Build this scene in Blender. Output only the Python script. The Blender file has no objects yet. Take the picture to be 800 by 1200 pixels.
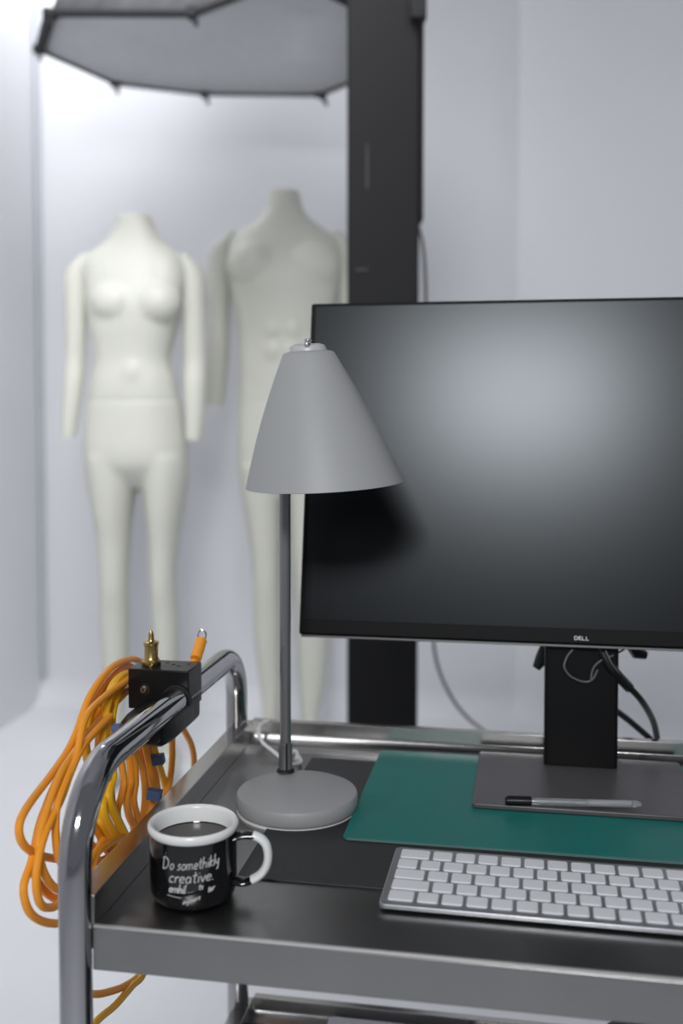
import bpy, bmesh, math, random
from mathutils import Vector, Matrix
random.seed(4)
S = bpy.context.scene
COL = S.collection
PI = math.pi

# ------------------------------------------------------------------ camera
FPX = 1220.0; PITCH = math.radians(2.5); HOR = 485.0; CAMH = 1.05
CY = HOR + FPX*math.tan(PITCH)
cam_d = bpy.data.cameras.new('camera'); cam = bpy.data.objects.new('camera', cam_d); COL.objects.link(cam)
cam.location = (0, 0, CAMH); cam.rotation_euler = (PI/2-PITCH, 0, 0)
cam_d.sensor_fit = 'AUTO'; cam_d.sensor_width = 36; cam_d.lens = FPX/1200*36
cam_d.shift_y = (CY-600)/1200
cam_d.clip_start = .05; cam_d.clip_end = 60
cam_d.dof.use_dof = True; cam_d.dof.focus_distance = .93; cam_d.dof.aperture_fstop = 3.4
S.camera = cam
# ------------------------------------------------------------------ light
S.view_settings.view_transform = 'Standard'; S.view_settings.look = 'None'
S.view_settings.gamma = 1; S.view_settings.use_curve_mapping = False
S.view_settings.exposure = 0.03
w = bpy.data.worlds.new('world'); S.world = w; w.use_nodes = True
w.node_tree.nodes['Background'].inputs[0].default_value = (.86, .9, 1.0, 1)
w.node_tree.nodes['Background'].inputs[1].default_value = .20
def area(name, loc, target, size, power, col=(1, 1, 1), sy=None, spread=180):
    d = bpy.data.lights.new(name, 'AREA'); o = bpy.data.objects.new(name, d); COL.objects.link(o)
    d.energy = power; d.color = col; d.size = size
    d.spread = math.radians(spread)
    if sy: d.shape = 'RECTANGLE'; d.size_y = sy
    o.location = loc
    o.rotation_euler = (Vector(target)-Vector(loc)).to_track_quat('-Z', 'Y').to_euler()
    return o
area('key_light', (-.19, -.9, 1.93), (.15, 1.1, 1.0), .55, 28, (.98, .99, 1), .30)
area('ceiling_light', (-.45, 1.45, 2.95), (-.75, 3.3, 1.0), .9, 25, (.98, .985, 1), None, 110)
area('side_fill', (.55, .5, 2.8), (-1.5, 2.8, 1.3), .8, 3.5, (.98, .985, 1), None, 75)  # added fill with no visible source, brightens the left wall
area('wall_fill', (-.95, 3.32, 2.8), (-.8, 3.85, 1.9), .3, 5.5, (.98, .985, 1))  # added out of view to lift the left part of the back wall

# ------------------------------------------------------------------ pixel -> place helpers
FW = Vector((0, math.cos(PITCH), -math.sin(PITCH))); UPV = Vector((0, math.sin(PITCH), math.cos(PITCH)))
C0 = Vector((0, 0, CAMH))
def ray(x, y): return FW + Vector(((x-400)/FPX, 0, 0)) + UPV*((CY-y)/FPX)
def at(x, y, Z):
    d = ray(x, y); return C0 + d*(Z/d.y)
def at_h(x, y, h):
    d = ray(x, y); return C0 + d*((h-CAMH)/d.z)
YAW = math.radians(10.2)
UU = Vector((math.cos(YAW), -math.sin(YAW), 0)); VV = Vector((math.sin(YAW), math.cos(YAW), 0))
ZT = CAMH-.38                      # tray floor height
O = at_h(110, 1087, ZT)            # front-left corner of the tray
def T(u, v, z=0): return O + UU*u + VV*v + Vector((0, 0, z))
def at_u(x, y, uo):                # point on the upright plane beside the trolley
    d = ray(x, y); k = ((O-C0).dot(UU)+uo)/d.dot(UU); return C0 + d*k

# ------------------------------------------------------------------ materials
def mat(name, col, rough=.5, metal=0., noise=None, bump=None, **kw):
    m = bpy.data.materials.new(name); m.use_nodes = True; nt = m.node_tree
    b = nt.nodes['Principled BSDF']
    b.inputs['Base Color'].default_value = (*col, 1); b.inputs['Roughness'].default_value = rough
    b.inputs['Metallic'].default_value = metal
    for k, v in kw.items(): b.inputs[k.replace('_', ' ')].default_value = v
    tc = nt.nodes.new('ShaderNodeTexCoord')
    if noise:      # (scale, amount, stretch, rough_amount)
        sc, am, st, ra = noise
        mp = nt.nodes.new('ShaderNodeMapping'); mp.inputs['Scale'].default_value = st
        n = nt.nodes.new('ShaderNodeTexNoise'); n.inputs['Scale'].default_value = sc; n.inputs['Detail'].default_value = 6
        nt.links.new(tc.outputs['Object'], mp.inputs[0]); nt.links.new(mp.outputs[0], n.inputs['Vector'])
        r = nt.nodes.new('ShaderNodeMapRange'); r.inputs[1].default_value = .3; r.inputs[2].default_value = .7
        r.inputs[3].default_value = 1-am; r.inputs[4].default_value = 1+am
        nt.links.new(n.outputs[0], r.inputs[0])
        mx = nt.nodes.new('ShaderNodeVectorMath'); mx.operation = 'SCALE'; mx.inputs[0].default_value = col
        nt.links.new(r.outputs[0], mx.inputs['Scale']); nt.links.new(mx.outputs[0], b.inputs['Base Color'])
        if ra:
            r2 = nt.nodes.new('ShaderNodeMapRange'); r2.inputs[1].default_value = .3; r2.inputs[2].default_value = .7
            r2.inputs[3].default_value = rough-ra; r2.inputs[4].default_value = rough+ra
            nt.links.new(n.outputs[0], r2.inputs[0]); nt.links.new(r2.outputs[0], b.inputs['Roughness'])
    if bump:       # (scale, strength, distance)
        n = nt.nodes.new('ShaderNodeTexNoise'); n.inputs['Scale'].default_value = bump[0]; n.inputs['Detail'].default_value = 5
        nt.links.new(tc.outputs['Object'], n.inputs['Vector'])
        bp = nt.nodes.new('ShaderNodeBump'); bp.inputs['Strength'].default_value = bump[1]; bp.inputs['Distance'].default_value = bump[2]
        nt.links.new(n.outputs[0], bp.inputs['Height']); nt.links.new(bp.outputs[0], b.inputs['Normal'])
    return m
M = dict(
    wall=mat('white_wall_paint', (.735, .742, .772), .85, noise=(1.4, .015, (1, 1, 1), 0), bump=(60, .1, .002)),
    floor=mat('white_floor_paint', (.76, .77, .80), .55, noise=(2, .03, (1, 1, 1), .05)),
    ceil=mat('ceiling_paint', (.6, .6, .62), .9, noise=(3, .02, (1, 1, 1), 0)),
    black=mat('black_pillar_paint', (.008, .008, .009), .6, noise=(5, .25, (1, 1, .3), .05), bump=(30, .15, .002), Specular_IOR_Level=.25),
    manne=mat('milky_mannequin_shell', (.60, .605, .54), .5, noise=(6, .02, (1, 1, 1), .03), Subsurface_Weight=.1),
    scrim=mat('grey_scrim_fabric', (.62, .63, .65), .9, noise=(30, .03, (1, 1, 1), 0)),
    skirt=mat('dark_mesh_fabric', (.13, .13, .14), .8, noise=(14, .2, (1, 4, 1), 0)),
    blackcloth=mat('black_webbing', (.012, .012, .015), .8, noise=(60, .2, (1, 1, 1), 0)),
    steel=mat('brushed_steel', (.33, .326, .322), .34, 1., noise=(9, .07, (1, 1, 1), .03)),
    steelrim=mat('polished_steel_edge', (.46, .455, .445), .22, 1., noise=(7, .05, (.6, 30, 30), .03)),
    chrome=mat('chromed_tube', (.44, .44, .45), .09, 1., noise=(8, .06, (1, 1, 1), .03)),
    liner=mat('black_rubber_liner', (.022, .022, .024), .5, noise=(14, .25, (1, 1, 1), .08), bump=(180, .15, .001)),
    teal=mat('teal_cutting_mat', (.004, .155, .135), .5, noise=(25, .08, (1, 1, 1), .04)),
    tealedge=mat('pale_mat_edge', (.10, .17, .16), .6, noise=(25, .05, (1, 1, 1), 0)),
    lamp=mat('grey_lamp_enamel', (.325, .33, .332), .5, noise=(8, .02, (1, 1, 1), .02)),
    lampcap=mat('light_grey_cap', (.45, .46, .47), .35, noise=(8, .02, (1, 1, 1), .02)),
    pole=mat('satin_steel_pole', (.26, .265, .27), .32, .7, noise=(8, .05, (1, 1, .1), .02)),
    dark=mat('dark_void', (.006, .006, .007), .6, noise=(8, .1, (1, 1, 1), 0)),
    screen=mat('matte_black_screen', (.002, .0022, .003), .285, noise=(3, .05, (1, 1, 1), 0), Specular_IOR_Level=.38, Specular_Tint=(.88, .95, 1, 1)),
    bezel=mat('black_bezel', (.003, .003, .0035), .5, noise=(9, .1, (1, 1, 1), 0), Specular_IOR_Level=.15),
    monback=mat('dark_grey_monitor_shell', (.02, .02, .022), .45, noise=(9, .1, (1, 1, 1), 0)),
    post=mat('black_stand_plastic', (.003, .003, .0035), .5, noise=(9, .1, (1, 1, 1), 0), Specular_IOR_Level=.25),
    base=mat('dark_grey_stand_base', (.10, .094, .10), .42, .3, noise=(120, .06, (1, 1, 1), .03)),
    cablek=mat('black_cable_rubber', (.008, .008, .009), .35, noise=(9, .1, (1, 1, 1), 0)),
    cableg=mat('grey_cable', (.12, .12, .125), .5, noise=(9, .1, (1, 1, 1), 0)),
    cablew=mat('white_cable', (.72, .72, .72), .4, noise=(9, .02, (1, 1, 1), 0)),
    orange=mat('orange_cable_pvc', (.88, .33, .02), .38, noise=(7, .12, (1, 1, 1), .05)),
    yellow=mat('yellow_orange_cable_pvc', (.93, .50, .012), .38, noise=(7, .1, (1, 1, 1), .05)),
    blue=mat('blue_tape', (.065, .12, .26), .6, noise=(30, .15, (1, 1, 1), 0)),
    clamp=mat('black_anodised_metal', (.005, .005, .0055), .36, noise=(50, .15, (1, 1, 1), .05), Specular_IOR_Level=.3),
    brass=mat('brass', (.46, .33, .12), .28, 1., noise=(20, .1, (1, 1, 1), .06)),
    zinc=mat('bright_screw_metal', (.62, .62, .62), .22, 1., noise=(20, .05, (1, 1, 1), .03)),
    alu=mat('silver_keyboard_shell', (.40, .41, .43), .38, .75, noise=(90, .04, (1, 1, 1), .03)),
    key=mat('white_keycap', (.69, .70, .72), .45, noise=(60, .01, (1, 1, 1), 0)),
    mugk=mat('black_enamel', (.0045, .0045, .005), .12, noise=(20, .1, (1, 1, 1), .02), Coat_Weight=.3),
    mugw=mat('white_enamel', (.78, .79, .78), .18, noise=(20, .01, (1, 1, 1), .02)),
    coffee=mat('black_coffee', (.012, .005, .003), .04, noise=(20, .1, (1, 1, 1), 0)),
    chalk=mat('chalky_white_lettering', (.52, .52, .52), .8, noise=(200, .1, (1, 1, 1), 0)),
    logo=mat('white_logo_print', (.8, .8, .82), .5, noise=(200, .02, (1, 1, 1), 0)),
    paper=mat('white_plastic', (.62, .62, .66), .45, noise=(10, .02, (1, 1, 1), 0)),
    bag=mat('black_nylon', (.010, .010, .011), .6, noise=(30, .15, (1, 1, 1), 0)),
    rubber=mat('grey_rubber', (.06, .06, .06), .7, noise=(30, .1, (1, 1, 1), 0)),
)
M['clear'] = mat('clear_pen_plastic', (.92, .94, .96), .12, noise=(20, .01, (1, 1, 1), 0), Transmission_Weight=.85, IOR=1.45)
M['ink'] = mat('pen_refill', (.35, .36, .37), .4, noise=(20, .05, (1, 1, 1), 0))

# ------------------------------------------------------------------ mesh helpers
MW = {}
def wm(o): return MW.get(o, Matrix.Identity(4))
def empty(name, label=None, cat=None, loc=(0, 0, 0), rz=0, group=None):
    o = bpy.data.objects.new(name, None); COL.objects.link(o); o.empty_display_size = .03
    o.location = loc; o.rotation_euler = (0, 0, rz)
    MW[o] = Matrix.Translation(Vector(loc)) @ Matrix.Rotation(rz, 4, 'Z')
    if label: o['label'] = label
    if cat: o['category'] = cat
    if group: o['group'] = group
    return o
def obj(name, bm, m, parent=None, world=False, smooth=True, bevel=0, bseg=2, loc=None, angle=35):
    """link a bmesh as one object; world=True: the vertices are in world space"""
    mesh = bpy.data.meshes.new(name)
    o = bpy.data.objects.new(name, mesh); COL.objects.link(o)
    mine = wm(parent).copy() if parent else Matrix.Identity(4)
    if loc is not None:
        o.location = loc; mine = mine @ Matrix.Translation(Vector(loc))
    MW[o] = mine
    if world: bmesh.ops.transform(bm, matrix=mine.inverted(), verts=bm.verts)
    bmesh.ops.recalc_face_normals(bm, faces=bm.faces)
    bm.to_mesh(mesh); bm.free()
    mesh.materials.append(m)
    if parent: o.parent = parent
    if smooth:
        mesh.polygons.foreach_set('use_smooth', [True]*len(mesh.polygons))
        mesh.set_sharp_from_angle(angle=math.radians(angle))
    if bevel:
        b = o.modifiers.new('bevel', 'BEVEL'); b.width = bevel; b.segments = bseg; b.limit_method = 'ANGLE'; b.angle_limit = math.radians(40)
        b.harden_normals = False
    return o
def tag(o, label=None, cat=None, kind=None, group=None):
    if label: o['label'] = label
    if cat: o['category'] = cat
    if kind: o['kind'] = kind
    if group: o['group'] = group
    return o
def box(bm, c, s, M4=None):
    r = bmesh.ops.create_cube(bm, size=1); vs = r['verts']
    for v in vs: v.co = Vector((v.co.x*s[0]+c[0], v.co.y*s[1]+c[1], v.co.z*s[2]+c[2]))
    if M4 is not None: bmesh.ops.transform(bm, matrix=M4, verts=vs)
    return vs
def catmull(P, n=8, closed=False):
    P = [Vector(p) for p in P]; out = []; N = len(P)
    for i in range(N if closed else N-1):
        g = (lambda k: P[k % N]) if closed else (lambda k: P[max(0, min(N-1, k))])
        a, b, c, d = g(i-1), g(i), g(i+1), g(i+2)
        for j in range(n):
            t = j/n
            out.append(.5*((2*b)+(c-a)*t+(2*a-5*b+4*c-d)*t*t+(3*b-a-3*c+d)*t**3))
    if not closed: out.append(P[-1])
    return out
def tube(bm, pts, r, seg=10, closed=False, cap=True):
    pts = [Vector(p) for p in pts]; N = len(pts); rings = []
    rr = r if isinstance(r, (list, tuple)) else [r]*N
    tan = []
    for i in range(N):
        a = pts[(i-1) % N] if (closed or i > 0) else pts[0]; b = pts[(i+1) % N] if (closed or i < N-1) else pts[-1]
        tan.append((b-a).normalized())
    up = Vector((0, 0, 1)) if abs(tan[0].z) < .9 else Vector((1, 0, 0))
    nx = tan[0].cross(up).normalized()
    for i in range(N):
        nx = (nx - tan[i]*nx.dot(tan[i])).normalized(); ny = tan[i].cross(nx)
        rings.append([bm.verts.new(pts[i]+(nx*math.cos(k*2*PI/seg)+ny*math.sin(k*2*PI/seg))*rr[i]) for k in range(seg)])
    for i in range(N if closed else N-1):
        A, B = rings[i], rings[(i+1) % N]
        for k in range(seg): bm.faces.new((A[k], A[(k+1) % seg], B[(k+1) % seg], B[k]))
    if cap and not closed: bm.faces.new(rings[0]); bm.faces.new(rings[-1][::-1])
def cyl(bm, p0, p1, r0, r1=None, seg=24): tube(bm, [p0, p1], [r0, r0 if r1 is None else r1], seg)
def lathe(bm, prof, M4=None, seg=64, closed=False):
    """prof: list of (r, z)"""
    rings = []
    for r, z in prof:
        if r < 1e-6: rings.append([bm.verts.new((0, 0, z))])
        else: rings.append([bm.verts.new((r*math.cos(k*2*PI/seg), r*math.sin(k*2*PI/seg), z)) for k in range(seg)])
    n = len(rings)
    for i in range(n if closed else n-1):
        A, B = rings[i], rings[(i+1) % n]
        for k in range(seg):
            k2 = (k+1) % seg
            if len(A) == 1 and len(B) == 1: continue
            if len(A) == 1: bm.faces.new((A[0], B[k], B[k2]))
            elif len(B) == 1: bm.faces.new((A[k], B[0], A[k2]))
            else: bm.faces.new((A[k], A[k2], B[k2], B[k]))
    if M4 is not None: bmesh.ops.transform(bm, matrix=M4, verts=[v for R in rings for v in R])
def prism(bm, poly, h0, h1):
    """poly in xy, extruded from z=h0 to h1"""
    a = [bm.verts.new((x, y, h0)) for x, y in poly]; b = [bm.verts.new((x, y, h1)) for x, y in poly]
    bm.faces.new(a[::-1]); bm.faces.new(b); n = len(a)
    for i in range(n): bm.faces.new((a[i], a[(i+1) % n], b[(i+1) % n], b[i]))
    return a+b
def rrect(w, d, r, n=5, cx=0, cy=0):
    out = []
    for (sx, sy, a0) in ((1, 1, 0), (-1, 1, 90), (-1, -1, 180), (1, -1, 270)):
        for i in range(n+1):
            a = math.radians(a0+90*i/n); out.append((cx+sx*(w/2-r)+r*math.cos(a), cy+sy*(d/2-r)+r*math.sin(a)))
    return out
def NB(): return bmesh.new()

# ------------------------------------------------------------------ the room
RY = math.radians(7); RU = Vector((math.cos(RY), -math.sin(RY), 0)); RV = Vector((math.sin(RY), math.cos(RY), 0))
CEIL = 3.05
bl = at_h(50, 822, 0)                                   # foot of the back-left corner
def sub(p, q, s): return p + (q-p)*s
kk = ray(605, 600); t_ = (bl.x*RU.y - bl.y*RU.x - (C0.x*RU.y - C0.y*RU.x))/(kk.x*RU.y-kk.y*RU.x)
br = C0 + kk*t_; br.z = 0                               # foot of the corner right of the pillar
fl = bl - RV*5.2; fr = br + Vector((2.3, -1.75, 0))
b = NB(); box(b, (0, 1, -.05), (9, 9, .1)); tag(obj('floor', b, M['floor'], smooth=False), kind='structure')
b = NB(); box(b, (0, 2.4, CEIL+.05), (7, 4.2, .1)); tag(obj('ceiling', b, M['ceil'], smooth=False), kind='structure')
def wall_slab(name, p, q, out, cove=0):
    """an upright wall with inner face p-q, thickness towards out, and a coved foot"""
    b = NB(); out = out.normalized(); prof = [(.12, -.02), (0, -.02)] if not cove else [(.12, -.02), (-cove, -.02), (-cove, 0.001)]
    if cove: prof += [(-cove+cove*math.sin(a), cove-cove*math.cos(a)+.001) for a in [i*PI/2/10 for i in range(1, 11)]]
    prof += [(0, CEIL), (.12, CEIL)]
    A = [b.verts.new(p+out*d+Vector((0, 0, z))) for d, z in prof]; B = [b.verts.new(q+out*d+Vector((0, 0, z))) for d, z in prof]
    n = len(A); b.faces.new(A); b.faces.new(B[::-1])
    for i in range(n): b.faces.new((A[i], B[i], B[(i+1) % n], A[(i+1) % n]))
    return tag(obj(name, b, M['wall']), kind='structure')
wall_slab('wall_back', bl-RU*.1, br, RV, .10)
wall_slab('wall_left', fl, bl+RV*.02, -RU, 0)
rn = (fr-br).cross(Vector((0, 0, -1)))
if rn.dot(Vector((0, 1, 0))) < 0: rn = -rn
wall_slab('wall_right', br-(fr-br).normalized()*.05, fr, rn, .10)
# corner strip between the left wall and the back wall
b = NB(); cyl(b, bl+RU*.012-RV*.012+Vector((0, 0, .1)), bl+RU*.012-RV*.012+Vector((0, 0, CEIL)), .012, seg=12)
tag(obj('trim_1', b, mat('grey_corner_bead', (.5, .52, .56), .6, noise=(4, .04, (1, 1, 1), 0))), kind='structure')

# ------------------------------------------------------------------ black pillar
pz = 2.02
pL = at(407, 500, pz); pw = 83/FPX*pz
pe = empty('pillar', 'tall square matte black pillar standing behind the monitor', 'pillar', (pL.x+pw/2, pz+.075, 0), 0)
b = NB(); box(b, (0, 0, CEIL/2), (pw, .15, CEIL)); obj('column', b, M['black'], pe, bevel=.004)
b = NB(); box(b, (pw/2+.004, -.03, CEIL/2+.7), (.012, .05, 1.6)); obj('cable_channel', b, M['blackcloth'], pe, bevel=.003)
b = NB(); bp = at(490, 8, pz-.01)
box(b, (bp.x-pe.location.x, bp.y-pe.location.y, bp.z), (.03, .03, .05)); cyl(b, (bp.x-pe.location.x-.01, bp.y-pe.location.y, bp.z+.02), (bp.x-pe.location.x+.025, bp.y-pe.location.y, bp.z+.03), .01, seg=12)
obj('bracket', b, M['blackcloth'], pe, bevel=.003)
b = NB()
for cx, cy_, hh, ww in ((430, 195, 26, 1.2), (424, 316, 1.5, 7)):
    c = at(cx, cy_, pz-.001); box(b, (c.x-pe.location.x, c.y-pe.location.y, c.z), (ww/FPX*pz*2, .001, hh/FPX*pz*2))
obj('paint_scuff', b, mat('grey_scuff', (.045, .045, .045), .7, noise=(80, .3, (1, 1, 1), 0)), pe, smooth=False)

b = NB()
pts = [at(489, 262, 2.04), at(495, 285, 2.04), at(498, 320, 2.05), at(499, 380, 2.06), at(500, 560, 2.06), at(503, 690, 2.06), at(508, 755, 2.06), at(516, 790, 2.07), at(532, 822, 2.09), at(552, 845, 2.12), at(575, 862, 2.2), at(600, 880, 2.35), at(650, 915, 2.5)]
pts += [Vector((.62, 2.6, .012)), Vector((.95, 2.7, .012))]
tube(b, catmull(pts, 8), .0033, 8)
tag(obj('hanging_cable', b, M['cableg'], world=True, loc=(pts[0].x, pts[0].y, 0)), 'thin grey cable dropping down right side of the black pillar', 'cable')

# ------------------------------------------------------------------ overhead octagonal softbox
rim = [at(225, 16, 2.38), at(59, 16, 2.52), at(47, 58, 2.80), at(136, 97, 3.02), at(240, 109, 3.10), at(375, 110, 3.02), at(438, 84, 2.86), at(440, 20, 2.62), at(345, -28, 2.42)]
cen = sum(rim, Vector())/len(rim)
sb = empty('softbox', 'large grey many-sided softbox with black edge hanging overhead', 'studio light', (cen.x, cen.y, cen.z), 0)
b = NB(); n = len(rim)
c = b.verts.new(cen+Vector((0, 0, .035)))
mid = [b.verts.new(sub(p, cen, .5)+Vector((0, 0, .03))) for p in rim]; edg = [b.verts.new(p) for p in rim]
for i in range(n):
    j = (i+1) % n; b.faces.new((edg[i], edg[j], mid[j], mid[i])); b.faces.new((mid[i], mid[j], c))
o = obj('diffuser', b, M['scrim'], sb, world=True, angle=80)
o.modifiers.new('thick', 'SOLIDIFY').thickness = .004
b = NB(); ap = cen+Vector((0, .05, .42))
low = [b.verts.new(p+Vector((0, 0, .004))) for p in rim]
mdl = [b.verts.new(sub(p, cen, .12)+Vector((0, 0, .14))) for p in rim]; top = [b.verts.new(ap+(p-cen)*.18) for p in rim]
for i in range(n):
    j = (i+1) % n; b.faces.new((low[i], low[j], mdl[j], mdl[i])); b.faces.new((mdl[i], mdl[j], top[j], top[i]))
o = obj('shell', b, M['skirt'], sb, world=True, angle=20); o.modifiers.new('thick', 'SOLIDIFY').thickness = .003
b = NB()
for i in range(n):
    p, q = rim[i], rim[(i+1) % n]
    m_ = (p+q)/2
    big = .015 if i == 1 else .0095
    tube(b, catmull([p, m_, q], 6), big, 8)
obj('edge_binding', b, M['blackcloth'], sb, world=True)
for i in range(n):
    b = NB(); d = (rim[i]-cen); d.z = 0; d.normalize()
    box(b, (0, 0, 0), (.035, .022, .022), Matrix.Translation(rim[i]) @ d.to_track_quat('X', 'Z').to_matrix().to_4x4())
    tube(b, [rim[i], rim[i]+d*.012+Vector((.012, 0, -.03))], .006, 8)
    obj('corner_tab', b, M['blackcloth'], sb, world=True, bevel=.003)
b = NB(); cyl(b, ap+Vector((0, 0, -.03)), ap+Vector((0, 0, .16)), .065, seg=32); cyl(b, ap+Vector((0, 0, .16)), Vector((ap.x, ap.y, CEIL)), .016, seg=12)
obj('lamp_head', b, M['clamp'], sb, world=True, bevel=.004)

# ------------------------------------------------------------------ mannequins
def loft(b, rows, seg=28, e=2.3):
    """rows: (x0, x1, yc, hd, z)"""
    rings = []
    for x0, x1, yc, hd, z in rows:
        cx = (x0+x1)/2; hw = (x1-x0)/2; R = []
        for k in range(seg):
            a = 2*PI*k/seg; ca, sa = math.cos(a), math.sin(a)
            R.append(b.verts.new((cx+hw*math.copysign(abs(ca)**(2/e), ca), yc+hd*math.copysign(abs(sa)**(2/e), sa), z)))
        rings.append(R)
    for A, B in zip(rings, rings[1:]):
        for k in range(seg): b.faces.new((A[k], A[(k+1) % seg], B[(k+1) % seg], B[k]))
    b.faces.new(rings[0]); b.faces.new(rings[-1][::-1])
def interp(rows, n=4):
    V = [Vector((r[0], r[1], r[2], )) for r in rows]; out = []
    for i in range(len(rows)-1):
        g = lambda k: rows[max(0, min(len(rows)-1, k))]
        a, b_, c, d = g(i-1), g(i), g(i+1), g(i+2)
        for j in range(n):
            t = j/n; out.append(tuple(.5*((2*b_[q])+(c[q]-a[q])*t+(2*a[q]-5*b_[q]+4*c[q]-d[q])*t*t+(3*b_[q]-a[q]-3*c[q]+d[q])*t**3) for q in range(5)))
    out.append(rows[-1]); return out
def ball(b, c, r, s=(1, 1, 1), rot=None):
    q = bmesh.ops.create_icosphere(b, subdivisions=3, radius=r)
    mt = Matrix.Translation(Vector(c)) @ (rot or Matrix.Identity(4)) @ Matrix.Diagonal((*s, 1))
    bmesh.ops.transform(b, matrix=mt, verts=q['verts'])
def melt(o, vox, sm):
    r = o.modifiers.new('remesh', 'REMESH'); r.mode = 'VOXEL'; r.voxel_size = vox; r.use_smooth_shade = True
    s = o.modifiers.new('smooth', 'SMOOTH'); s.iterations = sm; s.factor = .6
def mannequin(Z, cpx, label, torso, legs, arms, extra, rows_lower, foot):
    k = Z/FPX
    cx = (cpx-400)*k
    root = empty('mannequin', label, 'mannequin', (cx, Z, 0), 0)
    def R(rows): return interp([((l-cpx)*k, (r-cpx)*k, yo, hd, CAMH-(y-HOR)*k) for (y, l, r, hd, yo) in rows])
    b = NB(); loft(b, R(torso)); extra(b, k, cpx)
    o = obj('torso', b, M['manne'], root); melt(o, .007, 5)
    b = NB(); loft(b, R(rows_lower))
    for lg in legs:
        loft(b, R(lg), e=2.05)
        y, l, r, hd, yo = lg[-1]; fx = ((l+r)/2-cpx)*k
        for q in range(7):       # foot
            s = q/6; rad = .036*(1-.25*s)+.006*math.sin(s*PI)
            ball(b, (fx+(.012 if lg is legs[1] else -.012)*s, yo+.03-.19*s, max(.028, rad*.95)-.0+(.02*(1-s)**2)), rad, (1, 1.1, .8*(1-.25*s)))
    o = obj('legs', b, M['manne'], root); melt(o, .008, 5)
    for am in arms:
        b = NB(); rr = R(am); loft(b, rr, e=2.0)
        l, r, yo, hd, z = rr[0]; ball(b, ((l+r)/2, yo, z), (r-l)/2*1.0, (1, 1, .7))
        obj('arm', b, M['manne'], root)
    return root
def fem(b, k, c):
    for x in (140, 189):
        ball(b, ((x-c)*k, -.046, CAMH-(358-HOR)*k), .066, (1.0, .86, .95))
    for x in (137, 192): ball(b, ((x-c)*k, -.022, CAMH-(332-HOR)*k), .062, (1, .8, 1.25))
    ball(b, ((160-c)*k, -.03, CAMH-(440-HOR)*k), .055, (1, 1.05, 1.4))
def male(b, k, c):
    for x in (301, 364):
        ball(b, ((x-c)*k, -.043, CAMH-(315-HOR)*k), .092, (1.0, .70, .85))
    for x in (322, 343):
        for y in (362, 388, 414): ball(b, ((x-c)*k, -.075, CAMH-(y-HOR)*k), .033, (1, .7, 1.1))
mannequin(2.95, 160, 'headless milky-white female shop mannequin standing by the back wall, left of the other', [
    (254, 139, 179, .045, .01), (262, 137, 181, .048, .01), (275, 133, 187, .052, .01), (288, 122, 197, .058, .01), (299, 104, 213, .064, .01), (312, 98, 219, .074, .01),
    (335, 101, 217, .084, .005), (360, 103, 214, .09, 0), (385, 106, 209, .086, 0), (405, 110, 203, .08, 0), (425, 112, 200, .078, 0), (448, 107, 206, .084, 0), (473, 103, 211, .09, .005)],
    [[(535, 97, 160, .106, .02), (562, 99, 160, .104, .02), (600, 106, 154, .088, .012), (640, 112, 151, .068, .005), (690, 115, 149, .058, 0), (720, 113, 149, .056, .01), (750, 113, 148, .055, .015), (800, 118, 146, .046, .015), (860, 123, 141, .034, .01), (905, 123, 141, .036, .01)],
     [(535, 158, 219, .106, .02), (562, 163, 219, .104, .02), (600, 168, 214, .088, .012), (640, 172, 208, .068, .005), (690, 174, 205, .058, 0), (720, 174, 207, .056, .01), (750, 175, 207, .055, .015), (800, 178, 205, .046, .015), (860, 183, 201, .034, .01), (905, 183, 201, .036, .01)]],
    [[(304, 92, 108, .026, .01), (312, 83, 107, .032, .01), (328, 76, 104, .036, .01), (352, 76, 103, .037, .01), (400, 77, 101, .033, .01), (425, 76, 100, .032, .01), (450, 75, 99, .033, 0), (490, 73, 94, .027, -.01), (512, 73, 90, .022, -.015)],
     [(304, 208, 226, .026, .01), (312, 210, 235, .032, .01), (328, 213, 241, .036, .01), (352, 214, 241, .037, .01), (400, 214, 242, .033, .01), (425, 215, 242, .032, .01), (450, 215, 242, .033, 0), (490, 217, 240, .027, -.01), (515, 218, 237, .022, -.015)]],
    fem, [(467, 103, 211, .091, .005), (500, 98, 216, .105, .015), (528, 96, 219, .115, .02), (545, 99, 218, .11, .02), (560, 108, 209, .085, .02), (570, 122, 195, .06, .02)], None)
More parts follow.
